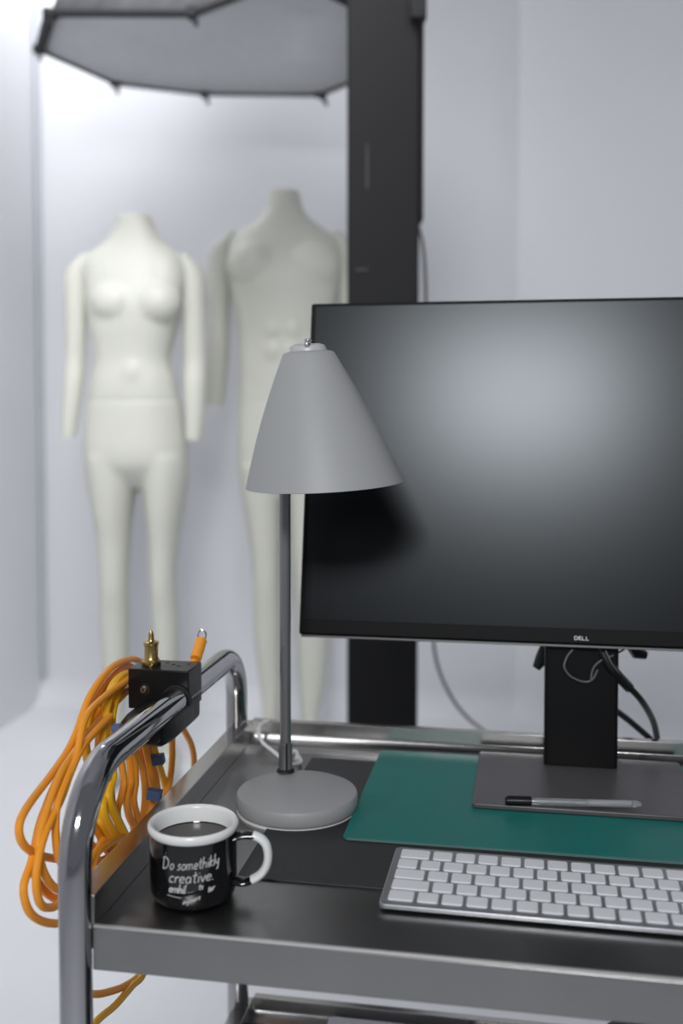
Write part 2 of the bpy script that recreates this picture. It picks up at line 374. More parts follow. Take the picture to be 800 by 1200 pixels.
mannequin(3.28, 333, 'headless milky-white male shop mannequin standing behind the desk lamp', [
    (226, 314, 352, .05, .01), (245, 311, 355, .055, .01), (260, 300, 366, .062, .01), (273, 280, 386, .07, .01), (286, 268, 398, .085, .01), (305, 266, 400, .1, .01),
    (330, 268, 398, .105, 0), (352, 272, 394, .1, 0), (375, 277, 389, .095, 0), (400, 280, 386, .09, 0), (440, 280, 386, .092, 0), (475, 279, 387, .095, .005)],
    [[(545, 278, 333, .095, .01), (575, 281, 332, .09, .01), (600, 285, 329, .083, .01), (650, 293, 328, .07, .005), (690, 296, 328, .06, 0), (725, 295, 329, .058, .01), (760, 297, 328, .054, .015), (810, 303, 328, .042, .015), (850, 307, 325, .036, .01), (866, 307, 325, .038, .01)],
     [(545, 333, 388, .095, .01), (575, 335, 387, .09, .01), (600, 337, 385, .083, .01), (650, 340, 383, .07, .005), (690, 344, 384, .06, 0), (725, 345, 387, .058, .01), (760, 346, 386, .054, .015), (810, 349, 380, .042, .015), (850, 352, 372, .036, .01), (866, 352, 372, .038, .01)]],
    [[(278, 262, 282, .03, .01), (287, 251, 277, .036, .01), (302, 244, 273, .042, .01), (340, 242, 271, .044, .01), (375, 243, 269, .04, .01), (410, 243, 268, .038, .01), (440, 242, 266, .036, 0), (475, 241, 262, .03, -.01)],
     [(278, 384, 404, .03, .01), (287, 389, 415, .036, .01), (302, 393, 422, .042, .01), (340, 395, 424, .044, .01), (375, 397, 423, .04, .01), (410, 398, 423, .038, .01), (440, 400, 424, .036, 0), (475, 404, 425, .03, -.01)]],
    male, [(469, 279, 387, .096, .005), (500, 278, 388, .105, .01), (530, 277, 390, .11, .015), (555, 278, 389, .105, .015), (573, 286, 380, .085, .015), (584, 300, 367, .06, .015)], None)

# ------------------------------------------------------------------ steel trolley
TL, TD = .86, .448       # tray length, depth
tr = empty('steel_trolley', 'stainless steel trolley with tubular push handle and raised tray edges', 'trolley', (O.x, O.y, 0), -YAW)
def tray(name, zf, up, apron, side=.018):
    """local coords: x along the front, y to the back; floor surface at zf"""
    root = None
    b = NB()
    # floor sheet with apron at the front, drop at the back
    box(b, (TL/2, TD/2, zf-.002), (TL, TD, .004))
    o = obj(name, b, M['steel'], tr, bevel=.0006)
    # front apron
    b = NB()
    box(b, (TL/2, -.001, zf-apron/2+.001), (TL, .003, apron)); box(b, (TL/2, .008, zf-apron+.002), (TL, .02, .003))
    obj('apron', b, M['steel'], o, bevel=.0008)
    b = NB(); tube(b, [(0.0, .0005, zf+.0008), (TL, .0005, zf+.0008)], .0021, 10); obj('front_bead', b, mat('edge_highlight_steel', (.75, .74, .72), .38, 1., noise=(7, .05, (.6, 30, 30), .03)), o)  # bead colour lightened to carry the bright line of light along the edge
    # upstands : profile across, swept along the edge
    def strip(prof, p, q, inward, nm, m):
        b = NB(); p = Vector(p); q = Vector(q); inward = Vector(inward)
        A = [b.verts.new(p-inward*d+Vector((0, 0, z))) for d, z in prof]; B = [b.verts.new(q-inward*d+Vector((0, 0, z))) for d, z in prof]
        n = len(A)
        for i in range(n): b.faces.new((A[i], B[i], B[(i+1) % n], A[(i+1) % n]))
        b.faces.new(A[::-1]); b.faces.new(B)
        return obj(nm, b, m, o, bevel=.0007)
    wallp = [(0, 0), (-.0006, zf*0+up), (side, up), (side, up-.012), (side-.002, up-.012), (side-.002, up-.0022), (.002, up-.0022), (.002, -.01), (0, -.01)]
    wl = [(d, z+zf) for d, z in wallp]
    strip(wl, (0, 0, 0), (0, TD, 0), (1, 0, 0), 'side_upstand', M['steelrim'])
    strip(wl, (TL, 0, 0), (TL, TD, 0), (-1, 0, 0), 'side_upstand', M['steelrim'])
    bk = [(-.012, 0), (-.011, .0015), (-.0035, .008), (0, .010), (0, up), (.010, up), (.010, up-.008), (.002, up-.008), (.002, -.01), (0, -.01)]
    strip([(d, z+zf) for d, z in bk], (.0, TD, 0), (TL, TD, 0), (0, -1, 0), 'back_upstand', M['steelrim'])
    b = NB(); box(b, (TL/2, TD+.0035, zf-apron/2+.001), (TL, .003, apron)); obj('back_skirt', b, M['steel'], o, bevel=.0008)
    # pressed rib line on the floor near the back
    b = NB(); tube(b, [(.05, TD-.03, zf-.0012), (TL-.05, TD-.03, zf-.0012)], .0022, 8); obj('pressed_rib', b, M['steelrim'], o)
    return o
tray('top_tray', ZT, .0245, .0315)
tray('lower_tray', ZT-.330, .0245, .033)
# handle frames : one bent chromed tube per end
HB = CAMH-.271; R_ = .068
def frame(x, name='handle_frame'):
    b = NB(); y0, y1 = .0-.004, .428
    pts = [(x, y0, .09), (x, y0, .3), (x, y0, .5)]
    pts += [(x, y0+R_-R_*math.cos(a), HB-R_+R_*math.sin(a)) for a in [i*PI/2/12 for i in range(13)]]
    r2 = .05
    pts += [(x, y1-r2+r2*math.sin(a), HB-r2+r2*math.cos(a)) for a in [i*PI/2/12 for i in range(13)]]
    pts += [(x, y1, .5), (x, y1, .3), (x, y1, .09)]
    tube(b, pts, .0122, 28)
    return obj(name, b, M['chrome'], tr)
HX = -.0128
frame(HX); frame(TL+.0155+.004)
for x in (HX, TL+.0195):
    for y in (-.004, .428):
        b = NB(); cyl(b, (x, y, .075), (x, y, .095), .011, seg=20); box(b, (x, y, .068), (.03, .03, .012))
        for s in (-1, 1): box(b, (x+s*.013, y+.008, .045), (.003, .028, .045))
        c_ = obj('caster', b, M['zinc'], tr, bevel=.001)
        b = NB(); lathe(b, [(.006, -.01), (.034, -.01), (.0375, -.006), (.0375, .006), (.034, .01), (.006, .01)], Matrix.Translation((x, y+.012, .0377)) @ Matrix.Rotation(PI/2, 4, 'Y'), 32, True)
        obj('wheel', b, M['rubber'], c_)
for z in (ZT-.015, ZT-.345):
    for y in (.002, .43):
        b = NB(); cyl(b, (HX+.005, y+.008, z), (.004, y+.008, z), .006, seg=12); obj('bolt', b, M['zinc'], tr)

# black liner on the tray floor
def tri_uv(p):
    d = p-O; return d.dot(UU), d.dot(VV)
LH = .0016
lu, lv = tri_uv(at_h(277, 1027, ZT+LH)); lv2 = .398
b = NB(); prism(b, [(0, 0), (TL-lu-.03, 0), (TL-lu-.03, lv2-lv), (0, lv2-lv)], 0, LH)
p = T(lu, lv, .0001)
ln = obj('rubber_liner', b, M['liner'], smooth=False, loc=p, bevel=.0004); ln.rotation_euler.z = -YAW
tag(ln, 'thin worn black rubber sheet lying on the steel tray under lamp and keyboard', 'liner')

# teal mat
TH = .0022; zm = ZT+LH+.0002
mu, mv = tri_uv(at_h(401, 981, zm+TH)); mD = .444-.012-mv-.002
mt_ = empty('cutting_mat', 'teal green cutting mat lying under the monitor stand', 'mat', T(mu, mv, zm-ZT), -YAW)
b = NB(); prism(b, rrect(.47, mD, .004, 4, .235, mD/2), .0, TH); obj('mat_sheet', b, M['teal'], mt_, bevel=.0002)
b = NB(); box(b, (.235, -.0004, TH/2), (.462, .0008, TH*.8)); obj('mat_edge', b, M['tealedge'], mt_, smooth=False)
zb = zm+TH+.0002           # top of the mat

# ------------------------------------------------------------------ monitor
TILT = math.radians(10.8); MWd, MH = .597, .370
P0 = at(681, 756, 1.064)
mon = empty('monitor', 'wide black computer monitor, switched off, on a grey square stand', 'monitor', (T(*tri_uv(at_h(664, 915, zb))).x, T(*tri_uv(at_h(664, 915, zb))).y, zb), -YAW)
A = Matrix.Translation(P0) @ Matrix.Rotation(-YAW, 4, 'Z') @ Matrix.Rotation(-TILT, 4, 'X')      # local x right, y back, z up the panel
def mobj(name, bm, m, par, **k):
    bmesh.ops.transform(bm, matrix=A, verts=bm.verts); return obj(name, bm, m, par, world=True, **k)
b = NB(); vs = box(b, (0, .009, MH/2), (MWd, .016, MH)); pan = mobj('panel', b, M['bezel'], mon, bevel=.0022)
b = NB(); box(b, (0, .0004, MH/2+.006), (MWd-.012, .0008, MH-.021)); mobj('screen', b, M['screen'], pan, smooth=False)
b = NB(); box(b, (0, .0245, MH/2), (MWd-.09, .018, MH-.07)); box(b, (0, .035, MH/2), (.26, .022, .2)); mobj('rear_housing', b, M['monback'], mon, bevel=.006, bseg=3)
b = NB()
for k in range(1): box(b, (0, .010, -.0014), (MWd-.004, .012, .0026))
mobj('underside_strip', b, mat('silver_grey_edge', (.16, .16, .165), .4, .5, noise=(30, .05, (1, 1, 1), 0)), pan, bevel=.0006)
# logo: four custom letters on the lower bezel
def strokes(bm, paths, f, r, seg=6, sub_=5):
    for P in paths:
        pts = catmull([f(x, y) for x, y in P], sub_) if len(P) > 2 else [f(*q) for q in P]
        tube(bm, pts, r, seg)
b = NB()
LOGO = [[(0, 0), (0, 1), (.5, .95), (.8, .5), (.5, .05), (0, 0)], ]
def seg_letter(bm, segs, x0, w_, h_, r):
    for (x1, y1, x2, y2) in segs:
        cyl(bm, (x0+x1*w_, -.0003, .0052+y1*h_), (x0+x2*w_, -.0003, .0052+y2*h_), r, seg=6)
D_ = [(0, 0, 0, 1), (0, 1, .6, 1), (.6, 1, 1, .6), (1, .6, 1, .4), (1, .4, .6, 0), (.6, 0, 0, 0)]
L_ = [(0, 0, 0, 1), (0, 0, .9, 0)]
E_ = [(0, .15, .1, 1), (.1, 1, .85, .95), (.05, .55, .75, .55), (0, .1, .85, .05)]
for i, (L, w_) in enumerate(((D_, .0030), (E_, .0034), (L_, .0028), (L_, .0028))):
    seg_letter(b, L, -.0068+i*.0039, w_, .0036, .00042)
mobj('logo', b, M['logo'], pan, smooth=False)
# stand
pu, pv = .0, .0
b = NB(); bl_ = at_h(545, 940, zb+.0055); bb_ = at_h(568, 880, zb+.0055)
u0, v0 = tri_uv(bl_); u1, v1 = tri_uv(bb_)
u2, v2 = tri_uv(at_h(796, 894, zb+.0055))
BW = u2-(u0+u1)/2; BD = v1-v0
bc = T((u0+u1)/2+BW/2, (v0+v1)/2); mc = mon.location
lo = Matrix.Rotation(YAW, 4, 'Z') @ (Vector((bc.x, bc.y, 0))-Vector((mc.x, mc.y, 0)))
prism(b, rrect(BW, BD, .004, 4, lo.x, lo.y), .0, .0052)
obj('stand_base', b, M['base'], mon, bevel=.0012)
pc = at_h(680, 899, zb+.0052); q = Matrix.Rotation(YAW, 4, 'Z') @ (Vector((pc.x, pc.y, 0))-Vector((mc.x, mc.y, 0)))
b = NB(); poly = rrect(.0755, .036, .004, 4, q.x, q.y+.018)
prism(b, poly, .005, .178)
obj('stand_post', b, M['post'], mon, bevel=.001)
b = NB(); cyl(b, (q.x, q.y+.035, .25), (q.x, q.y+.06, .25), .03, seg=32); box(b, (q.x, q.y+.041, .21), (.062, .02, .16)); box(b, (q.x, q.y+.034, .15), (.062, .02, .03)); obj('hinge', b, M['monback'], mon, bevel=.003)
# connector flap shapes below the panel, either side of the post
for (a_, c_) in (((628, 783), (641, 762)), ((757, 768), (735, 762))):
    b = NB(); p1 = at(*a_, 1.135); p2 = at(*c_, 1.135)
    tube(b, [p1, (p1+p2)/2, p2+Vector((0, 0, .01))], [.0045, .0075, .0055], 10); obj('cable_plug', b, M['cablek'], mon, world=True)
def dcable(pts, r, name, label, m=M['cablek'], **k):
    b = NB(); tube(b, catmull(pts, 10), r, 10)
    o = obj(name, b, m, world=True, loc=(pts[-1][0], pts[-1][1], pts[-1][2])); tag(o, label, 'cable'); return o
Zc = 1.077
o = dcable([at(703, 758, Zc), at(707, 770, Zc), at(718, 785, Zc-.003), at(735, 803, Zc+.01), at(752, 822, 1.10), at(765, 845, 1.135), at(770, 868, 1.16), at(771, 885, 1.175), ], .0036, 'display_cable', 'thick black cable curving down right of the monitor post')
b = NB(); tube(b, catmull([at(705, 764, Zc), at(718, 785, Zc-.003), at(737, 806, Zc+.011)], 6), .0055, 12); obj('cable_sleeve', b, M['cablek'], o, world=True)
b = NB(); tube(b, catmull([at(709, 762, Zc-.006), at(719, 781, Zc-.009), at(737, 803, Zc+.004)], 6), .0008, 6); obj('grey_stripe', b, M['cableg'], o, world=True)
dcable([at(700, 815, 1.15), at(722, 833, 1.155), at(740, 847, 1.16), at(762, 866, 1.17)], .0036, 'power_cable', 'straight black cable slanting out from behind the monitor post')
b = NB(); tube(b, catmull([at(671, 761, Zc), at(664, 770, Zc), at(661, 782, Zc-.002), at(669, 793, Zc-.002), at(684, 799, Zc-.002), at(694, 796, Zc-.003), at(700, 785, Zc-.003)], 8), .0011, 8)
tube(b, catmull([at(731, 761, 1.085), at(718, 768, Zc-.004), at(704, 774, Zc-.004), at(695, 783, Zc-.004), at(692, 796, Zc-.004)], 8), .0011, 8)
o = obj('wire', b, M['cableg'], world=True, loc=tuple(at(684, 799, Zc))); tag(o, 'thin grey wire looped in front of the monitor post', 'wire')

# ------------------------------------------------------------------ pen on the stand base
zp = zb+.0052
pa = at_h(588, 941, zp+.0045); pb = at_h(749, 945.5, zp+.0045)
ax = (pb-pa); plen = ax.length; pang = math.atan2(ax.y, ax.x)
pa += Vector((.004, .006, 0))
pe2 = empty('pen', 'clear ballpoint pen with black cap lying on the monitor stand base', 'pen', (pa.x, pa.y, zp+.0002), pang)
RX = Matrix.Translation((0, 0, .0042)) @ Matrix.Rotation(PI/2, 4, 'Y')
b = NB(); lathe(b, [(0, 0), (.0034, .0), (.0041, .002), (.0041, .0245), (.0030, .0245)], RX, 20); box(b, (.013, .0, .0086), (.022, .0022, .0012))
obj('cap', b, M['clamp'], pe2)
b = NB(); lathe(b, [(.0031, .024), (.0036, .03), (.0037, .11), (.0034, plen-.006), (.002, plen-.001), (0, plen)], RX, 16)
obj('barrel', b, M['clear'], pe2)
b = NB(); lathe(b, [(0, .024), (.0012, .026), (.0012, plen-.02), (0, plen-.018)], RX, 10)
obj('refill', b, M['ink'], pe2)
b = NB(); lathe(b, [(.0018, plen-.05), (.0027, plen-.048), (.0027, plen-.01), (0, plen-.008)], RX, 12)
obj('inner_tube', b, M['ink'], pe2)

# ------------------------------------------------------------------ keyboard
zk = ZT+LH+.0002
ka = at_h(443, 1064, zk+.001); 
kb = empty('keyboard', 'slim silver keyboard with white keys lying on the black liner', 'keyboard', (ka.x, ka.y, zk), -YAW+math.radians(-.6))
KL, KD = .279, .1015
def kz(y): return .0044+.0024*y/KD
b = NB(); poly = rrect(KL, KD, .005, 5, KL/2, KD/2); vs = prism(b, poly, .0, 1.0)
for v in vs:
    if v.co.z > .5: v.co.z = kz(v.co.y)
    else: v.co.z = .0004
obj('keyboard_body', b, M['alu'], kb, bevel=.0008)
P_ = .01885; rp = (KD-.0055-.004)/5
for r, first in enumerate((1.20, 1.72, 1.42, 1.0, 1.45)):
    x = .0045; y0 = .0055+r*rp; end = KL-.0045; i = 0
    while x < end-.004:
        wk = (first if i == 0 else 1.0)*P_
        if end-(x+wk) < P_*.75: wk = end-x
        b = NB(); prism(b, rrect(wk-.0027, rp-.0034, .0018, 3, 0, 0), 0, .0014)
        for v in b.verts:
            if v.co.z > .0007: v.co.x *= .97; v.co.y *= .965
        cx_, cy_ = x+wk/2, y0+rp/2
        o = obj('key', b, M['key'], kb, bevel=.0003, bseg=1, loc=(cx_, cy_, kz(cy_)-.0003)); o.rotation_euler.x = math.atan(.0024/KD)
        x += wk; i += 1

# ------------------------------------------------------------------ desk lamp
lb = at_h(348, 925, ZT+.019)
zl = ZT+LH+.0002
lamp = empty('desk_lamp', 'grey metal desk lamp with cone shade and round base', 'lamp', (lb.x, lb.y, zl), -YAW)
b = NB(); lathe(b, [(0, 0), (.0555, 0), (.0575, .0015), (.0585, .004), (.0588, .0125), (.0572, .0155), (.053, .0175), (.02, .0205), (0, .021)], None, 72)
obj('lamp_base', b, M['lamp'], lamp)
b = NB(); lathe(b, [(.050, -.0016), (.0578, -.0016), (.0578, .0004), (.050, .0004)], None, 64, True); obj('base_pad', b, M['cablew'], lamp)
pt = at_h(334.5, 904, zl+.019); LM = MW[lamp].inverted()
pl = LM @ pt
ptop = at(336, 408, pt.y); zt_ = ptop.z-zl
b = NB(); cyl(b, (pl.x, pl.y, .017), (pl.x, pl.y, zt_-.112), .0056, seg=24); obj('pole', b, M['pole'], lamp)
b = NB(); tube(b, [(pl.x, pl.y, .018), (pl.x, pl.y, .048)], .0068, 24); s_ = obj('pole_sleeve', b, M['pole'], lamp)
cd = LM @ Vector((0, 0, CAMH)); vd = Vector((cd.x-pl.x, cd.y-pl.y, 0)).normalized(); sd = vd.cross(Vector((0, 0, 1)))
b = NB(); c = Vector((pl.x, pl.y, .036))+vd*.0064-sd*.001
box(b, (0, 0, 0), (.0022, .003, .026), Matrix.Translation(c) @ vd.to_track_quat('Y', 'Z').to_matrix().to_4x4()); obj('sleeve_slot', b, M['dark'], s_, smooth=False)
b = NB(); lathe(b, [(.0066, .0195), (.0092, .0195), (.0086, .0212), (.0066, .0225)], Matrix.Translation((pl.x, pl.y, 0)), 32); obj('collar', b, M['dark'], lamp)
# shade
zs = .988
sbm = at(380.5, 567, zs); stp = at(361.5, 415, zs+.004)
axs = (stp-sbm); H_ = axs.length; axs.normalize()
a1, a2 = math.radians(3.0), math.radians(2.2)
ex = Vector((math.cos(a1), 0, math.sin(a1))); ey = Vector((0, math.cos(a2), math.sin(a2)))
SM = Matrix(((ex.x, ey.x, axs.x, sbm.x), (ex.y, ey.y, axs.y, sbm.y), (ex.z, ey.z, axs.z, sbm.z), (0, 0, 0, 1)))   # the shade leans
SI = LM @ SM
rb, rt = .0752, .0250
outer = []
for i in range(13):
    s = i/12; outer.append((rb+(rt-rb)*s+.0028*math.sin(PI*s), H_*s))
outer += [(rt-.002, H_+.002), (.017, H_+.0032)]
inner = [(r-.0012, z-.0004) for r, z in outer[::-1]]
b = NB(); lathe(b, outer+inner, SI, 96, True); sh = obj('lamp_shade', b, M['lamp'], lamp, angle=50)
b = NB(); lathe(b, [(0, H_+.010), (.012, H_+.0098), (.0165, H_+.008), (.0178, H_+.004), (.0178, H_-.002), (0, H_-.002)], SI, 48); cp = obj('shade_cap', b, M['lampcap'], lamp)
b = NB(); sc_ = LM @ at(359.5, 403.5, zs-.012)
ball(b, sc_, .0034); ball(b, sc_+Vector((.0, .004, .004)), .003, (1.4, 1.2, .5)); obj('cap_screw', b, M['zinc'], cp)
b = NB(); arm0 = Vector((pl.x, pl.y, zt_-.114)); cyl(b, arm0, SI @ Vector((0, 0, H_-.012)), .005, seg=12); ball(b, SI @ Vector((0, 0, H_-.03)), .014, (1, 1, 1.5)); obj('lamp_holder', b, M['pole'], lamp)
# white cord
b = NB(); gz = zl+.003
cd_ = [LM @ at_h(338, 897, gz), LM @ at_h(352, 893, gz), LM @ at(349, 886, 1.12), LM @ at_h(345, 880, gz+.006), LM @ at_h(333, 889, gz), LM @ at(318, 879, 1.135), LM @ at(306, 868, 1.15), LM @ at(303, 855, 1.165), LM @ at(308, 847, 1.19), LM @ at(318, 846, 1.2), LM @ at(322, 852, 1.225), LM @ at(322, 900, 1.25), LM @ at(322, 1060, 1.26)]
tube(b, catmull(cd_, 8), .0021, 10); ball(b, LM @ at_h(349, 889, gz), .0042)
obj('power_cord', b, M['cablew'], lamp)

# ------------------------------------------------------------------ mug
mp = at(227, 1063, .806); mp.z = ZT
zg = ZT+.0003
mug = empty('mug', 'small black enamel mug with white rim, full of black coffee, on the steel tray', 'mug', (mp.x, mp.y, zg), 0)
MHt = .0605
prof = [(0, .0), (.0265, .0), (.0298, .0012), (.0325, .0050), (.0338, .010), (.0340, .020), (.0340, .045), (.0341, .0545)]
b = NB(); lathe(b, prof+[(.0325, .0545), (.0325, .010), (.028, .0035), (0, .0030)], None, 80); obj('mug_body', b, M['mugk'], mug, angle=50)
b = NB(); lathe(b, [(.0340, .0535), (.0351, .0552), (.0356, .0575), (.0352, .0595), (.0338, .0605), (.0318, .0598), (.0308, .058), (.0304, .045), (.0304, .030), (.0324, .030), (.0326, .0535)], None, 80, True); obj('mug_rim', b, M['mugw'], mug, angle=50)
b = NB(); lathe(b, [(0, .0468), (.0300, .0468), (.0303, .0474), (.0303, .044), (0, .044)], None, 64); obj('coffee', b, M['coffee'], mug)
# handle: towards the right, slightly back
ha = math.radians(-6)
hd_ = Vector((math.cos(ha), math.sin(ha), 0))
hp = [(.0325, .0485), (.041, .0505), (.0505, .0495), (.0572, .0445), (.0595, .036), (.0585, .0275), (.0545, .0205), (.048, .0155), (.0405, .0128), (.0325, .014)]
hp3 = catmull([hd_*x+Vector((0, 0, z)) for x, z in hp], 6)
def hstrip(bm, pts, wd, th):
    sdv = hd_.cross(Vector((0, 0, 1))); rings = []
    for i, p in enumerate(pts):
        t = (pts[min(i+1, len(pts)-1)]-pts[max(i-1, 0)]).normalized(); nrm = t.cross(sdv).normalized()
        ww = wd(i/(len(pts)-1)); tt = th(i/(len(pts)-1)) if callable(th) else th
        rings.append([bm.verts.new(p+sdv*ww*math.cos(a)+nrm*tt*math.sin(a)) for a in [k*2*PI/16 for k in range(16)]])
    for A_, B_ in zip(rings, rings[1:]):
        for k in range(16): bm.faces.new((A_[k], A_[(k+1) % 16], B_[(k+1) % 16], B_[k]))
    bm.faces.new(rings[0]); bm.faces.new(rings[-1][::-1])
N_ = len(hp3); i0, i1 = int(N_*.19), int(N_*.80)
b = NB(); hstrip(b, hp3, lambda s: .0042+.0035*abs(2*s-1)**3, .0030); hn = obj('mug_handle', b, M['mugk'], mug)
b = NB(); hstrip(b, hp3[i0:i1], lambda s: .0049, .0034); obj('white_handle_coat', b, M['mugw'], hn)
# handwriting on the mug
LET = {
 'D': (1.0, [[(.1, 0), (.12, 1.0)], [(.0, .95), (.35, 1.05), (.75, .7), (.7, .25), (.35, -.02), (.05, .02)]]),
 'o': (.55, [[(.25, .5), (.05, .3), (.1, .05), (.3, 0), (.45, .22), (.4, .45), (.22, .5)]]),
 's': (.48, [[(.4, .48), (.2, .5), (.12, .36), (.32, .2), (.28, .03), (.02, .0)]]),
 'm': (.82, [[(.05, .5), (.06, 0)], [(.06, .35), (.2, .5), (.33, .4), (.34, 0)], [(.34, .35), (.5, .5), (.64, .4), (.66, 0)]]),
 'e': (.52, [[(.08, .25), (.4, .3), (.38, .46), (.2, .5), (.05, .3), (.12, .04), (.42, .06)]]),
 't': (.42, [[(.2, .9), (.18, .1), (.32, 0)], [(.0, .58), (.38, .62)]]),
 'h': (.58, [[(.08, 1.0), (.06, 0)], [(.06, .3), (.25, .5), (.42, .38), (.44, 0)]]),
 'i': (.25, [[(.1, .5), (.1, 0)], [(.1, .72), (.12, .76)]]),
 'k': (.5, [[(.08, 1.0), (.06, 0)], [(.4, .55), (.1, .25), (.42, .0)]]),
 'l': (.24, [[(.1, 1.0), (.08, 0)]]),
 'y': (.52, [[(.02, .5), (.08, .15), (.3, .15), (.4, .5)], [(.4, .5), (.38, -.2), (.2, -.42)]]),
 'c': (.5, [[(.4, .45), (.2, .5), (.05, .28), (.12, .03), (.42, .04)]]),
 'r': (.42, [[(.06, .5), (.08, 0)], [(.08, .3), (.2, .48), (.38, .46)]]),
 'a': (.58, [[(.42, .42), (.2, .5), (.05, .25), (.15, 0), (.38, .12), (.43, .48)], [(.43, .48), (.46, 0)]]),
 'v': (.48, [[(.02, .5), (.2, 0)], [(.2, 0), (.42, .52)]]),
 'n': (.55, [[(.05, .5), (.06, 0)], [(.06, .33), (.24, .5), (.4, .38), (.42, 0)]]),
 'p': (.52, [[(.06, .5), (.05, -.4)], [(.06, .4), (.28, .5), (.42, .3), (.3, .03), (.06, .06)]]),
 'I': (.3, [[(.12, .85), (.1, 0)], [(.02, .85), (.25, .88)], [(.0, .0), (.22, .0)]]),
 'u': (.5, [[(.04, .5), (.08, .06), (.28, .04), (.4, .48)], [(.4, .48), (.42, 0)]]),
 '.': (.25, [[(.08, .0), (.11, .05)]]), ' ': (.35, []),
}
theta0 = math.atan2(-mp.y, -mp.x)         # towards the viewer
def on_mug(x, z, r=.03415):
    a = theta0 + x/.034; return Vector((r*math.cos(a), r*math.sin(a), z))
def write(bm, txt, x, z, hgt, slant, r, rise=0, wsc=1):
    for ch in txt:
        wd, ps = LET[ch]
        for P in ps:
            pts = [(x+(px_*wsc+py_*slant)*hgt, z+py_*hgt+(x+px_*hgt)*rise) for px_, py_ in P]
            pts = catmull([Vector((a_, b_, 0)) for a_, b_ in pts], 5) if len(pts) > 2 else [Vector((a_, b_, 0)) for a_, b_ in pts]
            tube(bm, [on_mug(q_.x, q_.y) for q_ in pts], r, 6)
        x += wd*hgt*wsc
    return x
b = NB()
write(b, 'Do somethikly', -.0255, .0358, .0085, .12, .00042, .04, .80)
write(b, 'creative.', -.0195, .0255, .0092, .15, .00048, .02, .98)
write(b, 'ernhiI', -.0195, .0178, .0066, .18, .00062, .02, .78)
write(b, 'ts', .0035, .0195, .0042, .2, .00045, .1, 1)
write(b, 'inyrnors', -.0085, .0112, .0040, .2, .00038, .28, .9)
write(b, 'ter', .0105, .0135, .0046, .2, .00045, .28, .95)
tube(b, [on_mug(-.021+i*.0009, .0148-.00008*i) for i in range(14)], .00025, 6)
b2 = obj('chalk_lettering', b, M['chalk'], mug)

# ------------------------------------------------------------------ clamp on the handle
def TB(v, du=0, z=0): return T(HX+du, v, HB-ZT+z)      # along the bar
cf = at(150, 805, .985)
cu, cv = tri_uv(cf); cu2, _ = tri_uv(at(222, 805, .971))
CW = .0605; CHh = .0385; CD = .04; czt = at(150, 783.5, .985).z
cl = empty('pipe_clamp', 'black metal block clamp gripping the trolley handle, brass stud on top', 'clamp', tuple(T(cu+CW/2, cv+CD/2, czt-CHh-ZT)), -YAW)
b = NB(); box(b, (0, 0, CHh/2), (CW, CD, CHh)); body = obj('clamp_body', b, M['clamp'], cl, bevel=.0012, bseg=3)
barx = HX-(cu+CW/2)        # bar centre in clamp coordinates
barz = (HB-(czt-CHh))
b = NB(); lathe(b, [(.0124, -.003), (.0145, -.003), (.0145, .0015), (.0124, .0015)], Matrix.Translation((barx, -CD/2, barz)) @ Matrix.Rotation(PI/2, 4, 'X'), 32, True); obj('bore_lip', b, M['dark'], body)
for (hx, hy) in ((-.004, -.008), (.007, .004), (-.001, .010), (.014, -.002), (.021, .008)):
    b = NB(); cyl(b, (hx, hy, CHh-.001), (hx, hy, CHh+.0003), .0018, seg=12); obj('screw_hole', b, M['dark'], body)
b = NB(); sx = -.012
cyl(b, (sx-.001, -CD/2-.0008, CHh-.019), (sx-.001, -CD/2+.002, CHh-.019), .0052, seg=20); obj('recess', b, M['dark'], body)
b = NB(); lathe(b, [(.0012, .0), (.0034, 0), (.0036, .002), (.0028, .0034), (.0014, .0034), (.0012, .001)], Matrix.Translation((sx-.002, -CD/2, CHh-.019)) @ Matrix.Rotation(PI/2, 4, 'X'), 20, True); obj('hex_screw', b, M['zinc'], body)
b = NB(); lathe(b, [(0, 0), (.0088, 0), (.0092, .001), (.0092, .005), (.0075, .0068), (.0072, .0075), (.0066, .0085), (.0066, .020), (.0072, .0205), (.0074, .0235), (.0035, .0245), (.0028, .026), (.0026, .031), (.0012, .0345), (0, .035)],
    Matrix.Translation((-CW/2+.0175, -.004, CHh-.0005)), 32); obj('brass_stud', b, M['brass'], cl)
# lower jaw hugging the tube from below
b = NB()
jaw = [(-.058, .012), (-.06, .004), (-.055, -.004), (-.045, -.017), (-.03, -.030), (.045, -.030), (.052, -.024), (.052, -.004), (.040, -.001)]
# drawn across (x) and down (z); runs along the bar
pr = [(-.036, -.002), (-.030, .003), (.006, .003), (.0135, .0), (.0135, -.018), (.008, -.024), (-.022, -.024), (-.034, -.014)]
L0, L1 = -.088, .012
for y_, s_ in ((L0, .72), (L0+.006, .88), (L1-.004, 1), (L1, .95)):
    pass
rings = [[b.verts.new((barx+x*s_, y_, barz-.004+z*s_)) for x, z in pr] for y_, s_ in ((L0, .72), (L0+.008, .9), (L0+.03, 1), (L1-.004, 1), (L1, .93))]
for A_, B_ in zip(rings, rings[1:]):
    for k in range(len(pr)): b.faces.new((A_[k], A_[(k+1) % len(pr)], B_[(k+1) % len(pr)], B_[k]))
b.faces.new(rings[0]); b.faces.new(rings[-1][::-1])
obj('lower_jaw', b, M['clamp'], cl, bevel=.002, bseg=3, angle=30)

